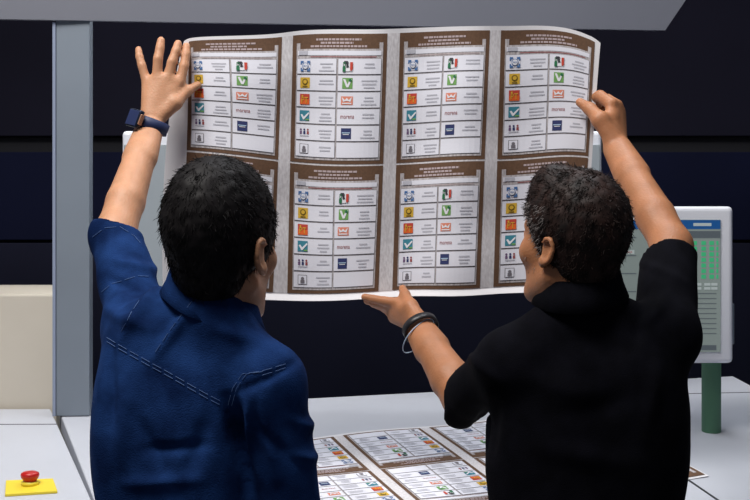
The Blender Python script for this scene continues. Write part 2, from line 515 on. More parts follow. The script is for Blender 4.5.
def build_person(spec):
    root = empty('person', spec['base'], spec['label'], 'person')
    tall = spec['tall']; s = spec['head_scale']; hc = spec['head']; HR = spec['head_rot']
    ch, up = spec['torso_c'], np.array([0, 0, 1.0])
    TR = rotm(spec['yaw'])
    rt = TR[:, 0]; fw = TR[:, 1]
    sl, sr = spec['shoulders']
    # ---- body: one continuous surface
    fd = Field(spec['bb'][0], spec['bb'][1], 0.004)
    pel = np.array([ch[0], ch[1], .95])
    def torso(f, g, k=.05):
        f.add(ell((ch[0], ch[1], 1.275), (.142 + g, .096 + g, .155 + g), TR), k)
        f.add(ell((ch[0] + spec['waist_dx'], ch[1] + .004, 1.10), (.130 + g + spec['belly'], .096 + g + spec['belly'], .16 + g), TR), k)
        f.add(ell(pel, (.150 + g, .105 + g, .12 + g), TR), k)
        for p in (sl, sr): f.add(ell(p, (.046 + g,) * 3), .03)
        nb = hc + HR @ np.array((0, -.035, -.15)) * s
        for p in (sl, sr): f.add(cap(np.array([nb[0], nb[1], spec['trap_z']]), p, .036 + g, .038 + g), .035)
    torso(fd, -.014)
    nk = [(hc + HR @ (np.array((0, -.018, -.04)) * s), .054), (np.array([ch[0] * .35 + hc[0] * .65, ch[1] - .01, 1.41]), .060)]
    chain(fd, nk, .03)
    add_head(fd, hc, HR, s, tall)
    for sh, arm in ((sl, spec['arm_l']), (sr, spec['arm_r'])):
        el, wr = arm['elbow'], arm['wrist']
        fd.add(cap(sh, el, .040, .036), .02)
        m = el + (wr - el) * .28
        fd.add(cap(el, m, .037, arm.get('fr', .041) - .002), .02)
        fd.add(cap(m, el + (wr - el) * .75, arm.get('fr', .041) - .002, .031), .006)
        fd.add(cap(el + (wr - el) * .70, wr, .0305, .0245, side=arm['wside'], q=1.22), .006)
        add_hand(fd, wr, arm['meta'], arm['fingers'], arm['thumb'])
    for sx in (-1, 1):
        hip = pel + rt * sx * .085; kn = np.array([hip[0], hip[1] + .02, .50]) + rt * sx * .01; an = np.array([kn[0], kn[1] - .03, .09])
        fd.add(cap(hip, kn, .085, .055), .03); fd.add(cap(kn, an, .055, .036), .02)
        fd.add(cap(an, an + fw * .13 - up * .055, .034, .026), .01)
    V, Q = fd.mesh(); V = relax(V, Q, 1, .4)
    body = link('body', np_mesh(V, Q), spec['skin'], root, True)
    if spec.get('beard'):
        for sx in (-1, 1):
            V2, T2 = strands(V, Q, hc, HR, s, 1500, .006, .9, .00040, .1,
                             keep=lambda L: (L[:, 0] * sx > 0) & (L[:, 2] < -.035) & (L[:, 2] > -.115) & (L[:, 1] > .022) & (L[:, 1] < .085) & (L[:, 2] < -.03 - .3 * (L[:, 1] - .06).clip(0)), seed=9, tall=tall)
            link('beard_stubble', np_mesh(V2, T2), M['hair2'], root)
    # ---- hair
    HV, HQ = hair_mesh(hc, HR, s, spec['hair_t'], spec.get('hair_extra'), tall=tall, front=spec.get('hair_front', .120))
    Nh = vnormals(HV, HQ)
    HVd = HV + Nh * np.array([noise.noise(Vector(p) * 55) for p in HV])[:, None] * .0025
    hv = [HVd]; hf = [[tuple(q) for q in HQ]]
    S1, T1 = strands(HV, HQ, hc, HR, s, spec['n_hair'], spec['hair_len'], spec['hair_lift'], .00065, spec['curl'], seed=3, tall=tall,
                     keep=spec.get('hair_keep'))
    me = bpy.data.meshes.new('m')
    allV = np.concatenate([HVd, S1])
    me.from_pydata(allV.tolist(), [], HQ.tolist() + (T1 + len(HVd)).tolist()); me.update()
    hair = link('hair', me, spec['hair_mat'], root, True)
    if spec.get('grey'):
        gv, gt = strands(HV, HQ, hc, HR, s, 2600, .014, .40, .0006, .05, keep=spec['grey'], seed=7, tall=tall)
        gv2, gt2 = strands(V, Q, hc, HR, s, 1700, .011, .35, .0006, .05, seed=17, tall=tall,
                           keep=lambda L: (L[:, 0] < -.03) & (L[:, 1] > .014) & (L[:, 1] < .056) & (L[:, 2] < .055) & (L[:, 2] > -.065))
        gt = np.concatenate([gt, gt2 + len(gv)]); gv = np.concatenate([gv, gv2])
        g = link('sideburn', np_mesh(gv, gt), M['grey_hair'], root); g['label'] = 'greying sideburn hair'
    # ---- shirt
    g = spec['ease']
    fs = Field(spec['sbb'][0], spec['sbb'][1], 0.0045)
    torso(fs, g, .05)
    for e in spec.get('shirt_extra', []): fs.add(*e)
    for sh, arm in ((sl, spec['arm_l']), (sr, spec['arm_r'])):
        el, wr = arm['elbow'], arm['wrist']
        fs.add(cap(sh, el, .050 + g * .5, arm['sleeve_r'] + .004), .03)
        if arm['sleeve_t'] > 1:
            e2 = el + (wr - el) * (arm['sleeve_t'] - 1)
            fs.add(cap(el, e2, arm['sleeve_r'] + .004, arm['sleeve_r'] + .002), .02)
            axis = (wr - el) / np.linalg.norm(wr - el)
        else:
            e2 = sh + (el - sh) * arm['sleeve_t']
            axis = (el - sh) / np.linalg.norm(el - sh)
        if 'cut_axis' in arm: axis = arm['cut_axis'] / np.linalg.norm(arm['cut_axis'])
        if 'cut_at' in arm: e2 = arm['cut_at']
        fs.sub(slab(e2, axis, .14, .3), .004)
        fs.sub(cap(e2 - axis * .012, e2 + axis * .05, arm['sleeve_r'] - .003, arm['sleeve_r'] - .003), .004)
        arm['hem'] = (e2, axis)
    fs.sub(slab((ch[0], ch[1], .88), (0, 0, -1), .4, .5), .004)
    nb = nk[1][0]
    fs.sub(cap(nb + up * .035, nb + up * .12, .064, .068), .006)
    SV, SQ = fs.mesh(); SV = relax(SV, SQ, 3)
    SV = displace(SV, SQ, spec['folds'], amp=spec['wrinkle'], seed=spec['seed'])
    SV = relax(SV, SQ, 1, .5)
    shirt = link('shirt', np_mesh(SV, SQ), spec['cloth'], root, True)
    bvh = BVHTree.FromPolygons([Vector(p) for p in SV], [tuple(map(int, q)) for q in SQ])
    # collar: a folded band round the neck
    cc = nb + np.array(spec['collar_off']); vs = []; fcs = []
    prof = [(.060, -.016), (.0605, .012), (.061, .034), (.064, .039), (.068, .036), (.074, .012), (.083, -.012), (.080, -.014), (.070, .006), (.066, -.014)]
    n = 64
    for i in range(n):
        a = 2 * math.pi * i / n
        d = rt * math.cos(a) + fw * math.sin(a)
        front = max(0, math.sin(a)) ** 3
        wob = 1 + .02 * math.sin(3 * a + 1) + .015 * math.sin(7 * a)
        for r, z in prof:
            p = cc + d * r * wob * spec['collar_s'] * (1.0 + .10 * front) + up * (z * spec['collar_h'] - spec['collar_drop'] * front + .004 * math.sin(2 * a + 2)) 
            p = p + spec['collar_tilt'][0] * d[0] * r * up + spec['collar_tilt'][1] * d[1] * r * up
            vs.append(p)
    k = len(prof)
    for i in range(n):
        for j in range(k):
            fcs.append((i * k + j, ((i + 1) % n) * k + j, ((i + 1) % n) * k + (j + 1) % k, i * k + (j + 1) % k))
    me = from_py(vs, fcs)
    link('collar', me, spec['cloth'], shirt, True)
    # ---- trousers and shoes (below the frame)
    ft = Field((pel[0] - .28, pel[1] - .2, .04), (pel[0] + .28, pel[1] + .26, 1.06), .008)
    ft.add(ell(pel - up * .02, (.156, .112, .125), TR), .03)
    for sx in (-1, 1):
        hip = pel + rt * sx * .085; kn = np.array([hip[0], hip[1] + .02, .50]) + rt * sx * .01; an = np.array([kn[0], kn[1] - .03, .09])
        ft.add(cap(hip, kn, .098, .070), .04); ft.add(cap(kn, an, .070, .060), .03)
    TV, TQ = ft.mesh(); TV = relax(TV, TQ, 2)
    link('trousers', np_mesh(TV, TQ), M['trouser'], root, True)
    for sx in (-1, 1):
        hip = pel + rt * sx * .085; kn = np.array([hip[0], hip[1] + .02, .50]) + rt * sx * .01; an = np.array([kn[0], kn[1] - .03, .09])
        fo = Field(an - .32, an + .32, .007)
        b0 = np.array([an[0], an[1], .045])
        fo.add(cap(b0 - fw * .04, b0 + fw * .16 - up * .008, .042, .036, side=rt, q=1.2), .01)
        fo.add(cap(b0, b0 + up * .06, .048, .05), .02)
        fo.sub(slab((an[0], an[1], .002), (0, 0, -1), .4, .3), .003)
        fo.sub(slab((an[0], an[1], .115), (0, 0, 1), .2, .3), .003)
        OV, OQ = fo.mesh(); OV[:, 2] = np.maximum(OV[:, 2], 0.0)
        link('shoe', np_mesh(OV, OQ), M['shoe'], root, True)
    return root, body, shirt, bvh, (V, Q)

def wrist_band(name, c, axis, side, rx, ry, width, th, m, parent, seg=48, tilt=0):
    c = np.array(c, float); ax = axis / np.linalg.norm(axis)
    sd = np.array(side, float); sd -= ax * (sd @ ax); sd /= np.linalg.norm(sd); ot = np.cross(ax, sd)
    vs = []; fs = []
    prof = [(-width / 2, 0), (-width / 2 + .001, th), (width / 2 - .001, th), (width / 2, 0)]
    for i in range(seg):
        a = 2 * math.pi * i / seg
        for u, t in prof:
            vs.append(c + sd * math.cos(a) * (rx + t) + ot * math.sin(a) * (ry + t) + ax * u)
    k = 4
    for i in range(seg):
        for j in range(k):
            fs.append((i * k + j, ((i + 1) % seg) * k + j, ((i + 1) % seg) * k + (j + 1) % k, i * k + (j + 1) % k))
    return link(name, from_py(vs, fs), m, parent, True)

def oriented_box(c, X, Y, Z, hx, hy, hz, bevel=.001):
    me = box(-hx, hx, -hy, hy, -hz, hz, bevel)
    Mx = Matrix([[X[i], Y[i], Z[i], c[i]] for i in range(3)] + [[0, 0, 0, 1]])
    me.transform(Mx); return me

def surf_path(bvh, pts, lift=.0012, step=.004, depth=1.6):
    """lay a polyline given by photo points onto the back of a shirt"""
    out = []
    o = Vector((0, 0, EYE))
    P = [at(px, py, depth) for px, py in pts]
    full = []
    for a, b in zip(P[:-1], P[1:]):
        L = np.linalg.norm(b - a); n = max(2, int(L / step))
        for i in range(n): full.append(a + (b - a) * i / n)
    full.append(P[-1])
    for p in full:
        d = (Vector(p) - o).normalized()
        hit, nr, _, _ = bvh.ray_cast(o, d)
        if hit is None: out.append(None); continue
        if nr.dot(d) > 0: nr = -nr
        out.append(hit + nr * lift)
    return out

def stitches(bvh, lines, parent, m, dash=3, gap=1, r=.00045, name='stitching'):
    paths = []
    for ln in lines:
        pts = surf_path(bvh, ln)
        i = 0
        while i + dash < len(pts):
            seg = pts[i:i + dash + 1]
            if all(p is not None for p in seg) and (seg[0] - seg[-1]).length < .045: paths.append(seg)
            i += dash + gap
    return link(name, tube(paths, r, 5), m, parent)

# ------------------------------------------------------------------ the printed sheets
def text_polys(txt, cache={}):
    if txt in cache: return cache[txt]
    cu = bpy.data.curves.new('t', 'FONT'); cu.body = txt; cu.size = 1.0; cu.resolution_u = 2
    o = bpy.data.objects.new('t', cu); C.objects.link(o)
    dg = bpy.context.evaluated_depsgraph_get(); dg.update()
    me = bpy.data.meshes.new_from_object(o.evaluated_get(dg))
    V = np.array([v.co[:2] for v in me.vertices]); Fc = [tuple(p.vertices) for p in me.polygons]
    bpy.data.objects.remove(o); bpy.data.meshes.remove(me)
    lo = V.min(0); hi = V.max(0); V = (V - lo) / (hi - lo)
    cache[txt] = (V, Fc); return cache[txt]

class Sheet:
    """a curved sheet of paper with print lying on it; S(u, v) -> point"""
    def __init__(s, S, front):
        s.S = S; s.front = front; s.v = []; s.f = []; s.m = []; s.mats = []
    def mi(s, name):
        if name not in s.mats: s.mats.append(name)
        return s.mats.index(name)
    def nrm(s, u, v):
        e = .002
        a = s.S(u + e, v) - s.S(u - e, v); b = s.S(u, v + e) - s.S(u, v - e)
        n = np.cross(a, b); n /= np.linalg.norm(n)
        return n if n @ s.front > 0 else -n
    def pt(s, u, v, l):
        p = s.S(u, v)
        return p + s.nrm(u, v) * l
    def rect(s, u0, v0, u1, v1, name, layer, step=.011):
        nu = max(1, int(math.ceil(abs(u1 - u0) / step))); nv = max(1, int(math.ceil(abs(v1 - v0) / step)))
        b = len(s.v); l = layer * .0006
        for j in range(nv + 1):
            for i in range(nu + 1):
                s.v.append(s.pt(u0 + (u1 - u0) * i / nu, v0 + (v1 - v0) * j / nv, l))
        for j in range(nv):
            for i in range(nu):
                q = b + j * (nu + 1) + i
                s.f.append((q, q + nu + 1, q + nu + 2, q + 1)); s.m.append(s.mi(name))
    def poly(s, pts, name, layer):
        b = len(s.v)
        for u, v in pts: s.v.append(s.pt(u, v, layer * .0006))
        s.f.append(tuple(range(b, b + len(pts)))); s.m.append(s.mi(name))
    def disc(s, u, v, r, name, layer, n=14, ry=None):
        ry = r if ry is None else ry
        s.poly([(u + r * math.cos(2 * math.pi * i / n), v - ry * math.sin(2 * math.pi * i / n)) for i in range(n)], name, layer)
    def text(s, txt, u0, v0, u1, v1, name, layer, flip=False):
        V, Fc = text_polys(txt); b = len(s.v)
        for x, y in V: s.v.append(s.pt(u0 + (u1 - u0) * x, v1 + (v0 - v1) * y, layer * .0006))
        for f in Fc: s.f.append(tuple(b + i for i in f)); s.m.append(s.mi(name))
    def paper(s, W, H, step=.012, th=.0004, ua=0.0):
        nu = int(W / step); nv = int(H / step)
        for l, flip in ((0, False), (-th, True)):
            b = len(s.v)
            for j in range(nv + 1):
                for i in range(nu + 1):
                    u, v = ua + (W - ua) * i / nu, H * j / nv
                    s.v.append(s.S(u, v) + s.nrm(u, v) * l)
            for j in range(nv):
                for i in range(nu):
                    q = b + j * (nu + 1) + i
                    f = (q, q + nu + 1, q + nu + 2, q + 1)
                    s.f.append(f[::-1] if flip else f); s.m.append(s.mi('paper'))
        N = (nu + 1) * (nv + 1)
        rim = [i for i in range(nu)] ; 
        loop = [i for i in range(nu + 1)] + [(j) * (nu + 1) + nu for j in range(1, nv + 1)] + [nv * (nu + 1) + i for i in range(nu - 1, -1, -1)] + [j * (nu + 1) for j in range(nv - 1, 0, -1)]
        for a, b2 in zip(loop, loop[1:] + loop[:1]):
            s.f.append((a, b2, b2 + N, a + N)); s.m.append(s.mi('paper'))
    def logo(s, kind, u, v, w):
        """an emblem of width w with its top left corner at u, v"""
        c = (u + w / 2, v + w / 2); R = lambda a, b, c2, d, n, l=4: s.rect(u + a * w, v + b * w, u + c2 * w, v + d * w, n, l)
        if kind == 'blue_ring':
            R(0, 0, 1, 1, 'cell'); R(.0, .0, .32, .2, 'blue', 5); R(.68, 0, 1, .2, 'blue', 5); R(0, .8, .32, 1, 'blue', 5); R(.68, .8, 1, 1, 'blue', 5)
            R(0, .0, .14, .34, 'blue', 5); R(.86, 0, 1, .34, 'blue', 5); R(0, .66, .14, 1, 'blue', 5); R(.86, .66, 1, 1, 'blue', 5)
            s.disc(c[0], c[1], w * .33, 'blue', 6); s.disc(c[0], c[1], w * .27, 'white_ink', 7)
            s.text('PAN', u + .3 * w, v + .4 * w, u + .7 * w, v + .6 * w, 'blue', 8)
        elif kind == 'tricolour':
            R(0, 0, 1, 1, 'white_ink'); s.disc(c[0], c[1], w * .48, 'white_ink', 5)
            R(0, .55, .3, 1, 'dark_green', 6); R(.14, .0, .5, .3, 'dark', 6); R(.36, .3, .56, .62, 'dark', 6); R(.72, .1, .98, .8, 'red_ink', 6)
            s.text('P', u + .04 * w, v + .1 * w, u + .32 * w, v + .9 * w, 'dark_green', 6)
            s.text('R', u + .36 * w, v + .02 * w, u + .66 * w, v + .6 * w, 'dark', 6)
            s.text('I', u + .76 * w, v + .1 * w, u + .92 * w, v + .9 * w, 'red_ink', 6)
        elif kind == 'yellow_sun':
            R(0, 0, 1, 1, 'yellow_ink'); s.disc(c[0], c[1] - .08 * w, w * .3, 'olive', 5); s.disc(c[0], c[1] - .08 * w, w * .19, 'yellow_ink', 6)
            R(.25, .8, .75, .92, 'olive', 5)
        elif kind == 'green_leaf':
            R(0, 0, 1, 1, 'green'); s.poly([(u + w * a, v + w * b) for a, b in ((.08, .12), (.3, .12), (.52, .62), (.74, .12), (.94, .12), (.62, .88), (.42, .88))], 'white_ink', 5)
            s.disc(u + .78 * w, v + .22 * w, .14 * w, 'dark_green', 6)
        elif kind == 'red_star':
            R(0, 0, 1, 1, 'red_ink'); R(0, .5, 1, 1, 'orange', 5); s.text('PT', u + .16 * w, v + .3 * w, u + .84 * w, v + .86 * w, 'yellow_ink', 6)
            s.disc(u + .25 * w, v + .2 * w, .1 * w, 'yellow_ink', 6, 5)
        elif kind == 'orange_eagle':
            R(-.08, .15, 1.08, .95, 'salmon'); s.poly([(u + w * a, v + w * b) for a, b in ((0, .2), (.3, .5), (.5, .3), (.7, .5), (1, .2), (.86, .66), (.5, .56), (.14, .66))], 'white_ink', 5)
            R(.05, .76, .95, .86, 'white_ink', 5)
        elif kind == 'teal_check':
            R(0, 0, 1, 1, 'teal'); s.poly([(u + w * a, v + w * b) for a, b in ((.1, .42), (.26, .36), (.44, .62), (.92, .16), (.98, .3), (.46, .88), (.36, .88))], 'white_ink', 5)
            R(.6, .8, .98, .94, 'green', 5)
        elif kind == 'wordmark':
            s.text('morena', u - .1 * w, v + .38 * w, u + 1.25 * w, v + .66 * w, 'maroon', 4)
        elif kind == 'figures':
            for i, cn in enumerate(('purple', 'navy', 'maroon')):
                s.disc(u + (.15 + .36 * i) * w, v + .26 * w, .1 * w, cn, 4); R(.05 + .36 * i, .4, .27 + .36 * i, .7, cn)
            R(.05, .8, .98, .9, 'ink')
        elif kind == 'navy_block':
            R(0, 0, 1, 1, 'navy'); R(.1, .4, .9, .48, 'pale_blue', 5); R(.2, .56, .8, .62, 'white_ink', 5)
        elif kind == 'box_outline':
            R(.05, .05, .95, .95, 'line'); R(.1, .1, .9, .9, 'cell', 5); s.disc(c[0], c[1] - .1 * w, .16 * w, 'line', 6); R(.3, .52, .7, .82, 'line', 6)
    def ballot(s, u0, v0, w, h, seed=0):
        """one ballot; u0, v0 top left, h downwards"""
        g = random.Random(seed)
        X = lambda a: u0 + a * w; Y = lambda b: v0 + b * h
        s.rect(X(0), Y(0), X(1), Y(1), 'brown', 2)
        s.rect(X(.045), Y(.115), X(.962), Y(.972), 'tint', 3)
        s.rect(X(.045), Y(.068), X(.085), Y(.118), 'tint', 3); s.rect(X(.925), Y(.068), X(.962), Y(.118), 'tint', 3)
        # heading: rows of illegible small print
        for row, (a, b, y) in enumerate(((.26, .74, .036), (.31, .66, .062), (.20, .80, .088))):
            x = a
            while x < b:
                l = g.uniform(.02, .05); s.rect(X(x), Y(y), X(min(b, x + l)), Y(y + .015), 'ink_pale', 3); x += l + .008
        s.rect(X(.06), Y(.130), X(.945), Y(.165), 'cell', 4)
        s.rect(X(.07), Y(.132), X(.17), Y(.162), 'ink', 5)
        s.rect(X(.2), Y(.174), X(.9), Y(.180), 'maroon' if seed % 2 else 'ink_pale', 4)
        L = ['blue_ring', 'yellow_sun', 'red_star', 'teal_check', 'figures', 'box_outline']
        Rr = ['tricolour', 'green_leaf', 'orange_eagle', 'wordmark', 'navy_block', None]
        for i in range(6):
            ya = .192 + i * .1285; yb = ya + .116
            for side, (xa, xb) in enumerate(((.055, .487), (.507, .945))):
                s.rect(X(xa) - .0006, Y(ya) - .0006, X(xb) + .0008, Y(yb) + .0012, 'line', 4)
                s.rect(X(xa), Y(ya), X(xb), Y(yb), 'cell', 5)
                k = (L if side == 0 else Rr)[i]
                if k is None: continue
                lw = w * .108
                lu = X(xa) + .036 * w + (.012 * w if side else 0)
                s_l = Sheet.logo; base = 5
                s.lay = base
                s.logo_at(k, lu, Y(ya) + (yb - ya) * h / 2 - lw / 2, lw)
                tx = X(xa) + .21 * w
                for r in range(3 if g.random() < .6 else 2):
                    ln = w * g.uniform(.08, .17); cx = tx + w * .115
                    y = Y(ya) + (.034 + r * .026) * h
                    s.rect(cx - ln / 2, y, cx + ln / 2, y + .0028, 'ink', 6)
    def logo_at(s, k, u, v, w):
        old = s.rect, s.poly, s.disc, s.text
        s.rect = lambda a, b, c, d, n, l=4, st=.011: old[0](a, b, c, d, n, l + 2, st)
        s.poly = lambda p, n, l: Sheet.poly(s, p, n, l + 2)
        s.text = lambda t, a, b, c, d, n, l: Sheet.text(s, t, a, b, c, d, n, l + 2)
        s.disc = lambda u_, v_, r, n, l, k_=14, ry=None: Sheet.poly(s, [(u_ + r * math.cos(2 * math.pi * i / k_), v_ - r * math.sin(2 * math.pi * i / k_)) for i in range(k_)], n, l + 2)
        s.logo(k, u, v, w)
        del s.rect, s.poly, s.disc, s.text
    def build(s, name):
        me = from_py(s.v, s.f)
        me.polygons.foreach_set('material_index', s.m)
        return link(name, me, [M[n] for n in s.mats])

# frame positions of the four columns on the sheet (metres)
COLS = [(.047, .203), (.275, .203), (.503, .199), (.725, .203)]
SHEET_W, SHEET_H = .944, .562
ROWS = [(.009, .268), (.281, .266)]

def fill_sheet(sh, cols=COLS, ua=0.0):
    sh.paper(SHEET_W, SHEET_H, ua=ua)
    sh.rect(cols[0][0], ROWS[0][0], cols[-1][0] + cols[-1][1], ROWS[1][0] + ROWS[1][1], 'gutter', 1)
    k = 0
    for r0, h in ROWS:
        for c0, w in cols:
            sh.ballot(c0, r0, w, h, k); k += 1

# ================================================================== THE SETTING
def zdesk(x, y): return 1.064 + .1 * (y - 3.2)

structure(link('floor', box(-5, 5, -1.5, 6.2, -.05, 0), M['floor']))
YB = 5.4
def wall_strip(name, z0, z1, y, m, x0=-5.0, x1=5.0):
    return structure(link(name, box(x0, x1, y, 5.9, z0, z1, .004), m))
zb = lambda py: EYE - (py - HORIZON) * YB / F
wall_strip('wall_back', 0, 4.2, YB + .05, M['wall_black'])
wall_strip('trim_1', zb(136), 4.2, YB, M['wall_dark'])
wall_strip('trim_2', zb(240), zb(152), YB, M['wall_navy'])
wall_strip('trim_3', 0, zb(243), YB, M['wall_low'])

# desk
def desk_poly(pts, z0, z1f, bevel=.003): return prism(pts, z0, z1f, bevel)
FL, FR = (-.822, 3.255), (1.042, 3.638)
NR, NL = (1.235, 2.50), (-.530, 2.44)
desk = empty('control_desk', (.25, 3.0, 0), 'long pale grey sloping control desk in front of the two men, carrying the printed sheet', 'desk')
link('desk_top', desk_poly([NL, NR, FR, FL], lambda x, y: zdesk(x, y) - .04, zdesk), M['desk'], desk)
link('desk_body', prism([(-.46, 2.52), (1.16, 2.58), (1.0, 3.56), (-.76, 3.2)], 0, lambda x, y: zdesk(x, y) - .04), M['grey_metal'], desk)
def strip_on_desk(a, b, w, lift=.0006, th=.0012):
    a = np.array(a); b = np.array(b); d = (b - a) / np.linalg.norm(b - a); n = np.array([-d[1], d[0]]) * w / 2
    pts = [tuple(a - n), tuple(b - n), tuple(b + n), tuple(a + n)]
    return prism(pts, lambda x, y: zdesk(x, y) - .002, lambda x, y: zdesk(x, y) + lift)
link('panel_seam', strip_on_desk((.78, 3.43), (1.065, 3.452), .004), M['seam'], desk)
link('panel_seam', strip_on_desk((.640, 2.87), (.712, 2.55), .006), M['seam'], desk)

side = empty('side_desk', (-1.2, 2.9, 0), 'pale grey side desk at the left of the gap, carrying the emergency stop', 'desk')
gx = lambda y: -.817 + (3.22 - y) * .38 - .012
link('desk_top', desk_poly([(-1.75, 2.44), (gx(2.44), 2.44), (gx(3.28), 3.28), (-1.75, 3.28)], lambda x, y: zdesk(x, y) - .04, zdesk), M['desk'], side)
link('desk_body', prism([(-1.7, 2.5), (gx(2.5) - .06, 2.5), (gx(3.2) - .06, 3.2), (-1.7, 3.2)], 0, lambda x, y: zdesk(x, y) - .04), M['grey_metal'], side)
link('panel_seam', strip_on_desk((-1.74, 3.125), (gx(3.13) - .004, 3.135), .004), M['seam'], side)

bx1 = at(56, 300, 3.285)[0]
cab = tag(link('beige_cabinet', box(-1.75, bx1, 3.29, 3.65, 0, at(0, 294, 3.29)[2], .006), M['beige']),
          'plain beige cabinet panel standing behind the side desk at far left', 'cabinet')

# overhead hood on its post
hood = empty('light_hood', (-.775, 3.25, zdesk(-.77, 3.25)), 'grey overhead light hood carried by a tall steel post on the desk', 'light hood')
px0, px1 = at(56, 0, 3.2)[0], at(89, 0, 3.2)[0]
link('post', prism([(px0, 3.2), (px1, 3.205), (px1, 3.245), (px0, 3.24)], zdesk(0, 3.22) + .0005, 2.30, .002), M['grey_metal'], hood)
link('post_edge_highlight', prism([(px0 - .008, 3.196), (px0 - .0005, 3.196), (px0 - .0005, 3.236), (px0 - .008, 3.236)], zdesk(0, 3.22) + .001, 2.075), M['edge'], hood)  # highlight on the post's left face, painted as a paler strip
def hood_mesh():
    # long box whose right end is cut on a slant, open below
    y = lambda x: 3.2 + (x + .96) * .121
    zb0 = 2.079
    a = [(-2.2, zb0), (.785, zb0), (.845, 2.166), (.99, 2.42), (-2.2, 2.42)]
    bm = bmesh.new()
    inner = [(-2.17, zb0), (.765, zb0), (.825, 2.166), (.95, 2.395), (-2.17, 2.395)]
    def ring(pts, dy, lift):
        return [bm.verts.new((x, y(x) + dy, z + (lift if z < 2.1 else 0))) for x, z in pts]
    o0 = ring(a, -.03, 0); o1 = ring(a, .55, .14)
    i0 = ring(inner, -.012, .0); i1 = ring(inner, .53, .14)
    N = 5
    bm.faces.new(o0); bm.faces.new(o1[::-1]); bm.faces.new(i0[::-1]); bm.faces.new(i1)
    for i in range(N):
        j = (i + 1) % N
        if i != 0:
            bm.faces.new((o0[i], o1[i], o1[j], o0[j])); bm.faces.new((i0[i], i0[j], i1[j], i1[i]))
    for p, q, r, t in ((o0[0], o0[1], i0[1], i0[0]), (o1[1], o1[0], i1[0], i1[1]), (o0[1], o1[1], i1[1], i0[1]), (o1[0], o0[0], i0[0], i1[0])):
        bm.faces.new((p, q, r, t))
    return bm_mesh(bm)
link('canopy', hood_mesh(), M['hood'], hood)
for yy in (.14, .34):
    pts = [(-1.0, 3.2 + yy + (-1.0 + .96) * .121, 2.20 + yy * .1), (.6, 3.2 + yy + (.6 + .96) * .121, 2.20 + yy * .1)]
    t = link('lamp_tube', tube([pts], .014, 16), M['tube'], hood); 

# large grey display board behind the held sheet
bd = empty('display_board', (-.05, 3.36, zdesk(0, 3.385)), 'wide grey display board with white rim behind the held-up sheet', 'display board')
X0, X1 = at(122, 0, 3.3)[0], at(602, 0, 3.3)[0]; Z1, Z0 = at(0, 131, 3.3)[2], at(0, 293, 3.3)[2]
link('rim', box(X0, X1, 3.30, 3.36, Z0, Z1, .010, seg=3), M['white_plastic'], bd)
link('screen', box(X0 + .006, X1 - .006, 3.294, 3.302, Z0 + .012, Z1 - .036, .002), M['grey_face'], bd)
link('support_post', cyl((.50, 3.385), .022, zdesk(0, 3.385), Z1 - .1), M['green_post'], bd)
link('bracket', box(.45, .55, 3.36, 3.39, 1.5, 1.6, .004), M['grey_metal'], bd)

# monitor on a green post
mon = empty('monitor', (.80, 3.06, zdesk(0, 3.06)), 'white-framed monitor on a green post at the right of the desk', 'monitor')
yM = 3.0
mx0, mx1 = at(572, 0, yM)[0], at(733.5, 0, yM)[0]; mz1, mz0 = at(0, 206.5, yM)[2], at(0, 363.5, yM)[2]
link('casing', box(mx0, mx1, yM, yM + .05, mz0, mz1, .011, seg=4), M['white_plastic'], mon)
sx0, sx1 = mx0 + .030, at(720.5, 0, yM)[0]; sz1, sz0 = at(0, 219.5, yM)[2], at(0, 352, yM)[2]
scr_m = mat('screen_grey', srgb(96, 104, 102), 0.25, emit=srgb(132, 143, 140), estr=0.42)
def scr(name, r, g, b, e=.5): return mat(name, srgb(r * .6, g * .6, b * .6), .3, emit=srgb(r, g, b), estr=e)
sc = link('screen', box(sx0, sx1, yM - .0025, yM + .004, sz0, sz1, .001), scr_m, mon)
s_blue, s_green, s_dark, s_pale = scr('screen_blue', 24, 74, 130, .6), scr('screen_green', 60, 170, 116, .55), scr('screen_dark', 84, 92, 98, .5), scr('screen_pale', 170, 180, 180, .5)
def ui(px_a, py_a, px_b, py_b, m, bucket):
    a, b = at(px_a, py_a, yM), at(px_b, py_b, yM); bucket.append((a[0], b[0], b[2], a[2], m))
items = []
ui(578, 220, 720, 229, s_blue, items); ui(693, 223, 711, 226, s_pale, items)
ui(660, 231, 720, 238, s_dark, items)
for c0 in (684, 692, 701, 709, 716):
    for r in range(7):
        ui(c0, 241 + r * 5.6, c0 + (4.6 if c0 < 716 else 2), 245 + r * 5.6, s_green, items)
for r in range(2): 
    for c0 in (686, 695, 704, 711): ui(c0, 283 + r * 4, c0 + 6, 285.5 + r * 4, s_pale, items)
for r in range(9): ui(684, 293 + r * 5, 716, 293.8 + r * 5, s_dark, items)
ui(684, 345, 695, 350, s_dark, items); ui(699, 345, 716, 350, s_dark, items)
for r in range(5): ui(612, 237 + r * 18, 636, 238 + r * 18, s_dark, items)
ui(624, 250, 634, 254, s_pale, items); ui(626, 251, 632, 253, scr('screen_red', 150, 80, 80), items)
vs = []; fs = []; mi = []; mats = []
for k, (a, b, z0, z1, m) in enumerate(items):
    if m not in mats: mats.append(m)
    y = yM - .0035 - (.0006 if k in (1,) or m.name.startswith('screen_red') or m.name.startswith('screen_pale') else 0)
    q = len(vs); vs += [(a, y, z0), (b, y, z0), (b, y, z1), (a, y, z1), (a, yM, z0), (b, yM, z0), (b, yM, z1), (a, yM, z1)]
    for f in ((0, 1, 2, 3), (1, 5, 6, 2), (3, 2, 6, 7), (4, 0, 3, 7), (4, 5, 1, 0)):
        fs.append(tuple(q + i for i in f)); mi.append(mats.index(m))
old = sc.data
off = mon.location
q = len(vs)
vs += [tuple(Vector(v.co) + off) for v in old.vertices]
mats.append(scr_m)
for p in old.polygons: fs.append(tuple(q + i for i in p.vertices)); mi.append(len(mats) - 1)
bpy.data.objects.remove(sc)
me = from_py(vs, fs); me.polygons.foreach_set('material_index', mi)
link('screen', me, mats, mon)
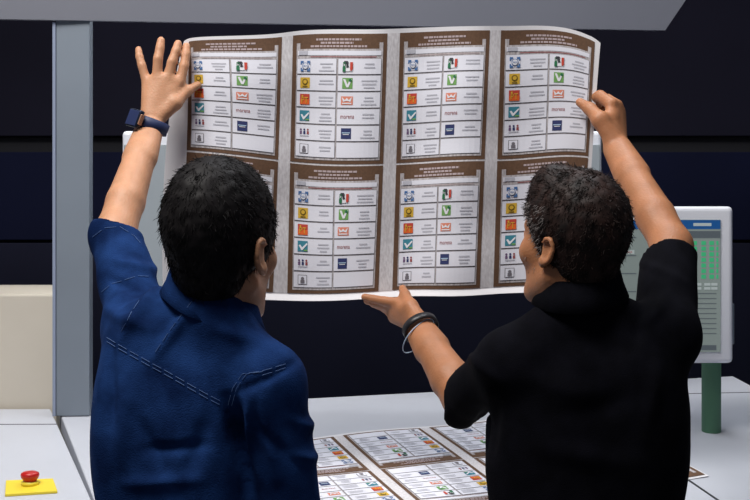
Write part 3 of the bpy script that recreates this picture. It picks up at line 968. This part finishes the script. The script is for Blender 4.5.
pc = at(713, 433, 3.06)
link('post', cyl((pc[0], 3.075), .0235, zdesk(0, 3.075) - .004, mz0 + .12), M['green_post'], mon)
link('bracket', box(pc[0] - .05, pc[0] + .05, 3.05, 3.06, mz0 + .04, mz0 + .14, .003), M['grey_metal'], mon)

# emergency stop
es = empty('emergency_stop', (-.75, 2.68, zdesk(0, 2.68)), 'red mushroom emergency stop button on a yellow plate, bottom left', 'emergency stop')
def dpt(px, py):   # point of the desk surface seen at a photo pixel
    y = 1095.0 / (py - 75.0); return ((px - 375) * y / F, y)
pl = [dpt(5, 497), dpt(57.5, 493.5), dpt(53, 481), dpt(6, 483)]
link('plate', prism(pl, lambda x, y: zdesk(x, y) + .0003, lambda x, y: zdesk(x, y) + .006, .001), M['yellow'], es)
bc = dpt(30, 487)
link('collar', lathe((bc[0], bc[1], zdesk(*bc) + .005), [(.019, 0), (.019, .006), (.013, .008), (.013, .012)]), M['yellow'], es, True)
link('button', lathe((bc[0], bc[1], zdesk(*bc) + .012), [(.013, 0), (.014, .002), (.016, .006), (.0185, .009), (.0195, .014), (.0185, .018), (.013, .0205), (.003, .0215)]), M['red'], es, True)

# ================================================================== SHEETS
U = np.array([0, .047, .250, .275, .478, .503, .702, .725, .900, .928, .944])
TOPX = [184, 189, 282, 293, 387.5, 400, 490, 501, 583, 595, 600.5]
MIDX = [166, 187, 278, 290, 383, 396, 484.5, 497, 577, 588, 592]
BOTX = [163, 181, 272.5, 287, 378, 392, 479.5, 493, 568, 580, 585]
TOPY = [41, 38.5, 33, 31.5, 29, 28.5, 26, 26, 33, 38.5, 43]
MIDY = [150, 151, 160.5, 162, 164.5, 164, 160, 160, 156, 157, 158]
BOTY = [297, 298, 300, 300.5, 298, 297, 295, 294, 293, 293, 293]
DEPT = [2.672, 2.668, 2.676, 2.684, 2.680, 2.688, 2.680, 2.686, 2.690, 2.686, 2.684]
DEPM = [2.700, 2.672, 2.668, 2.678, 2.668, 2.680, 2.668, 2.680, 2.682, 2.680, 2.680]
DEPB = [2.700, 2.672, 2.660, 2.668, 2.650, 2.654, 2.652, 2.660, 2.664, 2.664, 2.664]
def hermite(xs, ys, x):
    xs = np.asarray(xs); ys = np.asarray(ys, float)
    i = int(np.clip(np.searchsorted(xs, x) - 1, 0, len(xs) - 2))
    def sl(j):
        if j <= 0: return (ys[1] - ys[0]) / (xs[1] - xs[0])
        if j >= len(xs) - 1: return (ys[-1] - ys[-2]) / (xs[-1] - xs[-2])
        h0, h1 = xs[j] - xs[j - 1], xs[j + 1] - xs[j]
        s0, s1 = (ys[j] - ys[j - 1]) / h0, (ys[j + 1] - ys[j]) / h1
        return (s0 * h1 + s1 * h0) / (h0 + h1)
    h = xs[i + 1] - xs[i]; t = (x - xs[i]) / h
    a, b = sl(i), sl(i + 1)
    return (2 * t**3 - 3 * t**2 + 1) * ys[i] + (t**3 - 2 * t**2 + t) * h * a + (-2 * t**3 + 3 * t**2) * ys[i + 1] + (t**3 - t**2) * h * b
def held(u, v):
    t = v / SHEET_H; m = .496
    l0 = (t - m) * (t - 1) / (m); l1 = t * (t - 1) / (m * (m - 1)); l2 = t * (t - m) / (1 - m)
    g = lambda A, B, Cc: l0 * hermite(U, A, u) + l1 * hermite(U, B, u) + l2 * hermite(U, Cc, u)
    px, py = g(TOPX, MIDX, BOTX), g(TOPY, MIDY, BOTY)
    y = g(DEPT, DEPM, DEPB) + .0018 * math.sin(t * 19 + u * 5) * math.sin(u * 7)
    y -= 0.008 * max(0.0, (v - .546) / .016) ** 2
    return at(px, py, y)
sh = Sheet(held, np.array([0, -1.0, 0])); fill_sheet(sh)
tag(sh.build('ballot_sheet'), 'large uncut sheet of eight printed ballots held up by both men', 'printed sheet')

r0 = .340; cr, sr_ = math.cos(r0), math.sin(r0)
def flat(u, v):
    # turned by half a turn: its headings point to the men
    a = (SHEET_W - u) - .242; b = -(SHEET_H - v) + .013
    x = -.079 + a * cr - b * sr_; y = 3.022 + a * sr_ + b * cr
    x += .002 * math.sin(a * 12); y += .004 * math.sin(a * 17 + 1) 
    return np.array([x, y, zdesk(x, y) + .0035 + .002 * math.sin(a * 14 + b * 6)])
sh2 = Sheet(flat, np.array([0, 0, 1.0])); fill_sheet(sh2, ua=.042)
tag(sh2.build('ballot_sheet'), 'uncut sheet of printed ballots lying flat on the desk between the two men', 'printed sheet')

# ================================================================== THE TWO MEN
def J(px, py, y, r): return (at(px, py, y), r)

# left man ----------------------------------------------------------
yawL = math.radians(-22)
handA = dict(   # left hand, raised, back of the hand to the viewer
    meta=[(at(158, 116, 2.604), at(180, 82, 2.628)), (at(154, 115, 2.602), at(168, 79, 2.622)),
          (at(150, 114, 2.600), at(157, 78, 2.620)), (at(147, 114, 2.602), at(147, 83, 2.624))],
    fingers=[[J(180, 82, 2.628, .0105), J(184, 66, 2.634, .0095), J(186, 54, 2.642, .0088), J(186.5, 46, 2.650, .0078)],
             [J(168, 79, 2.622, .0108), J(172, 62, 2.626, .0098), J(176, 51, 2.634, .0090), J(178, 43.5, 2.642, .0080)],
             [J(157, 78, 2.620, .0105), J(158, 59, 2.622, .0097), J(160, 48, 2.630, .0090), J(161, 40.5, 2.636, .0080)],
             [J(147, 83, 2.624, .0098), J(142, 66, 2.628, .0085), J(139.5, 57, 2.634, .0078), J(138.5, 49.5, 2.640, .0070)]],
    thumb=[J(160, 117, 2.602, .015), J(175, 103, 2.612, .0145), J(187, 91, 2.634, .0105), J(198, 85, 2.652, .0085)],
    elbow=at(115.5, 233, 2.40), wrist=at(149.5, 128, 2.592), wside=(1, 0, .3), fr=.040,
    sleeve_r=.041, sleeve_t=1.06, cut_at=at(116, 228, 2.40), cut_axis=np.array([.25, .5, .9]))
shLR = np.array([-.184, 2.120, 1.312])
elLR = np.array([-.140, 2.150, 1.050]); wrLR = np.array([-.150, 2.270, .83])
def hanging(wr, d, side):
    d = np.array(d) / np.linalg.norm(d); side = np.array(side) / np.linalg.norm(side)
    meta = []; fin = []
    for o, l, r in ((.030, .085, .010), (.010, .09, .0105), (-.010, .085, .010), (-.028, .075, .009)):
        a = wr + side * o * .6 + d * .01; b = wr + side * o + d * l
        meta.append((a, b))
        p = b; L = [(p, r)]
        for q, (ln, cv) in enumerate(((.04, .1), (.026, .3), (.02, .5))):
            dd = d + np.array([0, 0, 0]) + np.cross(d, side) * -cv; dd /= np.linalg.norm(dd)
            p = p + dd * ln * (l / .09); L.append((p, r * (.92 - .1 * q)))
        fin.append(L)
    th = [(wr + side * .02 + d * .01, .014), (wr + side * .045 + d * .045, .012), (wr + side * .052 + d * .075, .010), (wr + side * .050 + d * .100, .008)]
    return dict(meta=meta, fingers=fin, thumb=th)
armLR = dict(elbow=elLR, wrist=wrLR, wside=(0, 1, 0), sleeve_r=.052, sleeve_t=1.15, **hanging(wrLR, (0, .25, -1), (0, 1, .2)))
y1 = 2.06
foldsL = [
    (xz(222, 400, y1), xz(236, 470, y1), .007, -.010), (xz(250, 395, y1), xz(243, 470, y1), .008, .007),
    (xz(140, 455, y1), xz(205, 448, y1), .009, -.006), (xz(120, 490, y1), xz(200, 482, y1), .010, .006),
    (xz(250, 420, y1), xz(300, 470, y1), .008, -.005), (xz(100, 345, y1), xz(104, 430, y1), .010, -.005),
    (xz(148, 288, y1), xz(112, 345, y1), .010, .006), (xz(194, 300, y1), xz(148, 362, y1), .010, .006),
    (xz(104, 262, 2.2), xz(140, 280, 2.15), .008, .006), (xz(98, 280, 2.2), xz(135, 300, 2.15), .008, -.005),
    (xz(232, 405, y1), xz(246, 500, y1), .010, -.016), (xz(226, 398, y1), xz(300, 362, y1), .008, -.004),
    (xz(240, 340, y1), xz(228, 400, y1), .014, -.005), (xz(262, 400, y1), xz(276, 480, y1), .010, .006),
    (xz(120, 380, y1), xz(112, 470, y1), .018, .006), (xz(160, 400, y1), xz(185, 500, y1), .018, .006),
    (xz(205, 420, y1), xz(185, 480, y1), .014, -.006), (xz(130, 420, y1), xz(160, 470, y1), .012, -.004),
    (xz(290, 420, y1), xz(312, 440, y1), .008, .005), (xz(286, 455, y1), xz(316, 470, y1), .008, .005),
    (xz(210, 330, y1), xz(270, 345, y1), .012, .005), (xz(100, 310, 2.2), xz(150, 330, 2.1), .010, .005)]
Lman = build_person(dict(
    base=(-.31, 2.2, 0), label='man with black hair in a blue denim shirt, seen from behind, raising his left hand',
    skin=M['skin'], tall=1.2, head=np.array([-.266, 2.175, 1.537]), head_rot=rotm(math.radians(-27), math.radians(4)), head_scale=1.05,
    torso_c=np.array([-.312, 2.20]), waist_dx=-.015, trap_z=1.422, yaw=yawL, shoulders=(np.array([-.430, 2.262, 1.385]), shLR),
    arm_l=handA, arm_r=armLR, belly=.004, ease=.012,
    bb=((-.66, 1.94, 0), (-.02, 2.74, 2.02)), sbb=((-.70, 1.92, .84), (-.0, 2.60, 1.62)),
    hair_t=.006, n_hair=16000, hair_len=.014, hair_lift=.14, curl=.05, hair_mat=M['hair'],
    cloth=M['denim'], folds=[(a, b, w, h * 1.5) for a, b, w, h in foldsL], wrinkle=.0030, seed=4,
    collar_drop=.030, collar_off=(-.000, -.004, .024), collar_s=1.12, collar_h=.95, collar_tilt=(-.5, .1),
    shirt_extra=[(ell((-.405, 2.19, 1.22), (.095, .09, .20)), .05), (ell((-.33, 2.19, 1.38), (.12, .06, .07)), .05)]))
root, body, shirt, bvh, _ = Lman
# yoke and armhole seams in double pale stitching; centre fold highlights painted likewise
lines = []
for dy in (0, 4):
    lines.append([(96, 331 + dy), (130, 351 + dy), (170, 373 + dy), (205, 393 + dy), (228, 405 + dy)])
for dx in (0, 4):
    lines.append([(228 + dx, 405), (233 + dx, 388), (243 + dx, 374), (262 + dx, 371)])
for dy in (0, 4):
    lines.append([(262, 371 + dy), (285, 364 + dy), (297, 366 + dy)])
lines.append([(147, 290), (132, 312), (117, 340)])  # not a seam: light on the fold crest, painted as a pale line
lines.append([(192, 302), (172, 328), (150, 360)])  # second fold crest, its highlight painted the same way
lines.append([(92, 300), (112, 284), (138, 276), (155, 277)])
lines.append([(93, 237), (105, 228), (120, 227), (134, 236), (140, 243)])
for ln in lines:
    stitches(bvh, [ln], shirt, M['thread_and_highlight'], name='seam_and_fold_highlight')
# watch
wax = handA['wrist'] - handA['elbow']; wax = wax / np.linalg.norm(wax)
wax = np.array([.33, .10, .94]); wax /= np.linalg.norm(wax)
wc = at(150, 125, 2.59)
strap = wrist_band('wristwatch', wc, wax, (1, 0, .3), .0365, .0300, .025, .0030, M['watch_band'], root)
strap['label'] = 'navy wristwatch on raised left wrist'
sd = np.array((1, 0, .3)); sd = sd - wax * (sd @ wax); sd /= np.linalg.norm(sd); ot = np.cross(wax, sd)
if ot[1] > 0: ot = -ot
cdir = -sd * .6 + ot * .8; cdir /= np.linalg.norm(cdir); ctan = np.cross(wax, cdir)
cpos = wc - sd * .027 + ot * .028
link('watch_case', oriented_box(cpos, ctan, wax, cdir, .019, .019, .006, .003), M['watch_case'], strap, True)
link('watch_glass', oriented_box(cpos + cdir * .0062, ctan, wax, cdir, .016, .016, .001, .0008), M['watch_band'], strap)
link('buckle_edge', oriented_box(cpos + ctan * .021 * (1 if ctan[0] > 0 else -1), ctan, wax, cdir, .0018, .011, .0045, .0008), M['copper'], strap)

# right man ----------------------------------------------------------
handB = dict(   # right hand gripping the sheet's right edge
    meta=[(at(610, 141, 2.606), at(611, 104, 2.640)), (at(614, 141, 2.610), at(617, 105, 2.656)),
          (at(618, 142, 2.616), at(620, 112, 2.668)), (at(621, 143, 2.622), at(620, 121, 2.676))],
    fingers=[[J(611, 104, 2.640, .0130), J(600, 96, 2.672, .0120), J(592, 99, 2.704, .0095), J(585, 104, 2.712, .0085)],
             [J(617, 105, 2.656, .0112), J(608, 99, 2.694, .0102), J(597, 104, 2.712, .0092), J(589, 109, 2.715, .0082)],
             [J(620, 112, 2.668, .0108), J(612, 108, 2.704, .0098), J(601, 113, 2.716, .0090), J(593, 117, 2.717, .0080)],
             [J(620, 121, 2.676, .0098), J(613, 118, 2.704, .0086), J(604, 122, 2.714, .0080), J(598, 125, 2.716, .0072)]],
    thumb=[J(611, 137, 2.604, .018), J(600, 120, 2.612, .0175), J(590, 109, 2.640, .0130), J(580, 102.5, 2.658, .0100)],
    elbow=at(672, 246, 2.39), wrist=at(617, 148, 2.600), wside=(1, 0, .6), fr=.041,
    sleeve_r=.047, sleeve_t=1.0, cut_at=at(667, 254, 2.37), cut_axis=np.array([-.02, .85, 1.0]))
handC = dict(   # left hand, palm up under the lower edge
    meta=[(at(417, 318, 2.535), at(399, 303, 2.585)), (at(415, 320, 2.545), at(396, 309, 2.598)),
          (at(413, 323, 2.555), at(394, 314, 2.612)), (at(411, 325, 2.565), at(394, 318, 2.625))],
    fingers=[[J(399, 303, 2.585, .0105), J(384, 301, 2.606, .0092), J(373, 299, 2.620, .0084), J(364.5, 297, 2.630, .0074)],
             [J(396, 309, 2.598, .0105), J(383, 305, 2.628, .0092), J(373, 302, 2.642, .0084), J(367, 301, 2.652, .0076)],
             [J(394, 314, 2.612, .0105), J(385, 308, 2.645, .0092), J(378, 305, 2.662, .0084), J(373, 304, 2.676, .0076)],
             [J(394, 318, 2.625, .0098), J(389, 312, 2.655, .0084), J(385, 309, 2.672, .0078), J(382, 307, 2.684, .0070)]],
    thumb=[J(419, 318, 2.530, .015), J(411, 306, 2.555, .0135), J(405, 295, 2.590, .0105), J(402.5, 288.5, 2.618, .0088)],
    elbow=at(464, 400, 2.36), wrist=at(419, 328, 2.52), wside=(1, 0, .4), fr=.042,
    sleeve_r=.046, sleeve_t=1.12, cut_at=at(450, 394, 2.36), cut_axis=np.array([-.93, .36, .12]))
y2 = 2.06
foldsR = [
    (xz(640, 290, y2), xz(600, 330, y2), .014, .007), (xz(660, 300, y2), xz(640, 350, y2), .012, -.006),
    (xz(690, 300, y2), xz(650, 330, y2), .010, .006), (xz(655, 265, 2.2), xz(690, 285, 2.2), .008, .005),
    (xz(500, 400, y2), xz(492, 470, y2), .012, -.010), (xz(520, 380, y2), xz(600, 400, y2), .02, .006),
    (xz(560, 420, y2), xz(640, 400, y2), .02, -.006), (xz(540, 450, y2), xz(640, 470, y2), .02, .007),
    (xz(470, 360, y2), xz(500, 385, y2), .010, .006), (xz(560, 310, y2), xz(620, 320, y2), .014, .005),
    (xz(665, 360, y2), xz(650, 440, y2), .014, .006)]
hr = rotm(math.radians(43), math.radians(9))
Rman = build_person(dict(
    base=(.375, 2.2, 0), label='man with greying temples in a black polo shirt, seen from behind, looking left',
    skin=M['skin2'], tall=1.14, hair_front=.076, hair_extra=[((0, .052, .088), (.052, .044, .042))], head=np.array([.342, 2.180, 1.543]), head_rot=hr, head_scale=.91,
    torso_c=np.array([.378, 2.195]), waist_dx=.0, trap_z=1.422, yaw=math.radians(6), shoulders=(np.array([.236, 2.165, 1.335]), np.array([.506, 2.205, 1.378])),
    arm_l=handC, arm_r=handB, belly=.007, ease=.012,
    bb=((-.06, 1.92, 0), (.74, 2.78, 1.94)), sbb=((.04, 1.92, .84), (.72, 2.60, 1.62)),
    hair_t=.008, n_hair=16000, hair_len=.013, hair_lift=.16, curl=.28, hair_mat=M['hair2'],
    grey=lambda L: (L[:, 0] < -.04) & (L[:, 1] > .004) & (L[:, 1] < .075) & (L[:, 2] < .066) & (L[:, 2] > -.06),
    beard=True, cloth=M['black_cloth'], folds=foldsR, wrinkle=.0020, seed=8,
    collar_drop=.014, collar_off=(.004, -.002, .044), collar_s=1.02, collar_h=1.0, collar_tilt=(.10, .1),
    shirt_extra=[(ell((.46, 2.18, 1.22), (.088, .085, .19)), .05), (ell((.295, 2.18, 1.18), (.10, .085, .22)), .05)]))
root2, body2, shirt2, bvh2, _ = Rman
wax = handC['wrist'] - handC['elbow']; wax = wax / np.linalg.norm(wax)
bn = wrist_band('wristband', at(420.5, 328, 2.515), wax + np.array([0, .15, .05]), (1, 0, .4), .0345, .0300, .017, .003, M['black_rubber'], root2)
bn['label'] = 'black band on left wrist'
ax2 = wax + np.array([.35, .0, -.1])
ls = wrist_band('bracelet', at(418.5, 336, 2.515), wax + np.array([-.5, .0, .1]), (1, 0, .4), .043, .034, .003, .0012, M['pale_strap'], root2)
ls['label'] = 'thin pale bracelet beside the black band'
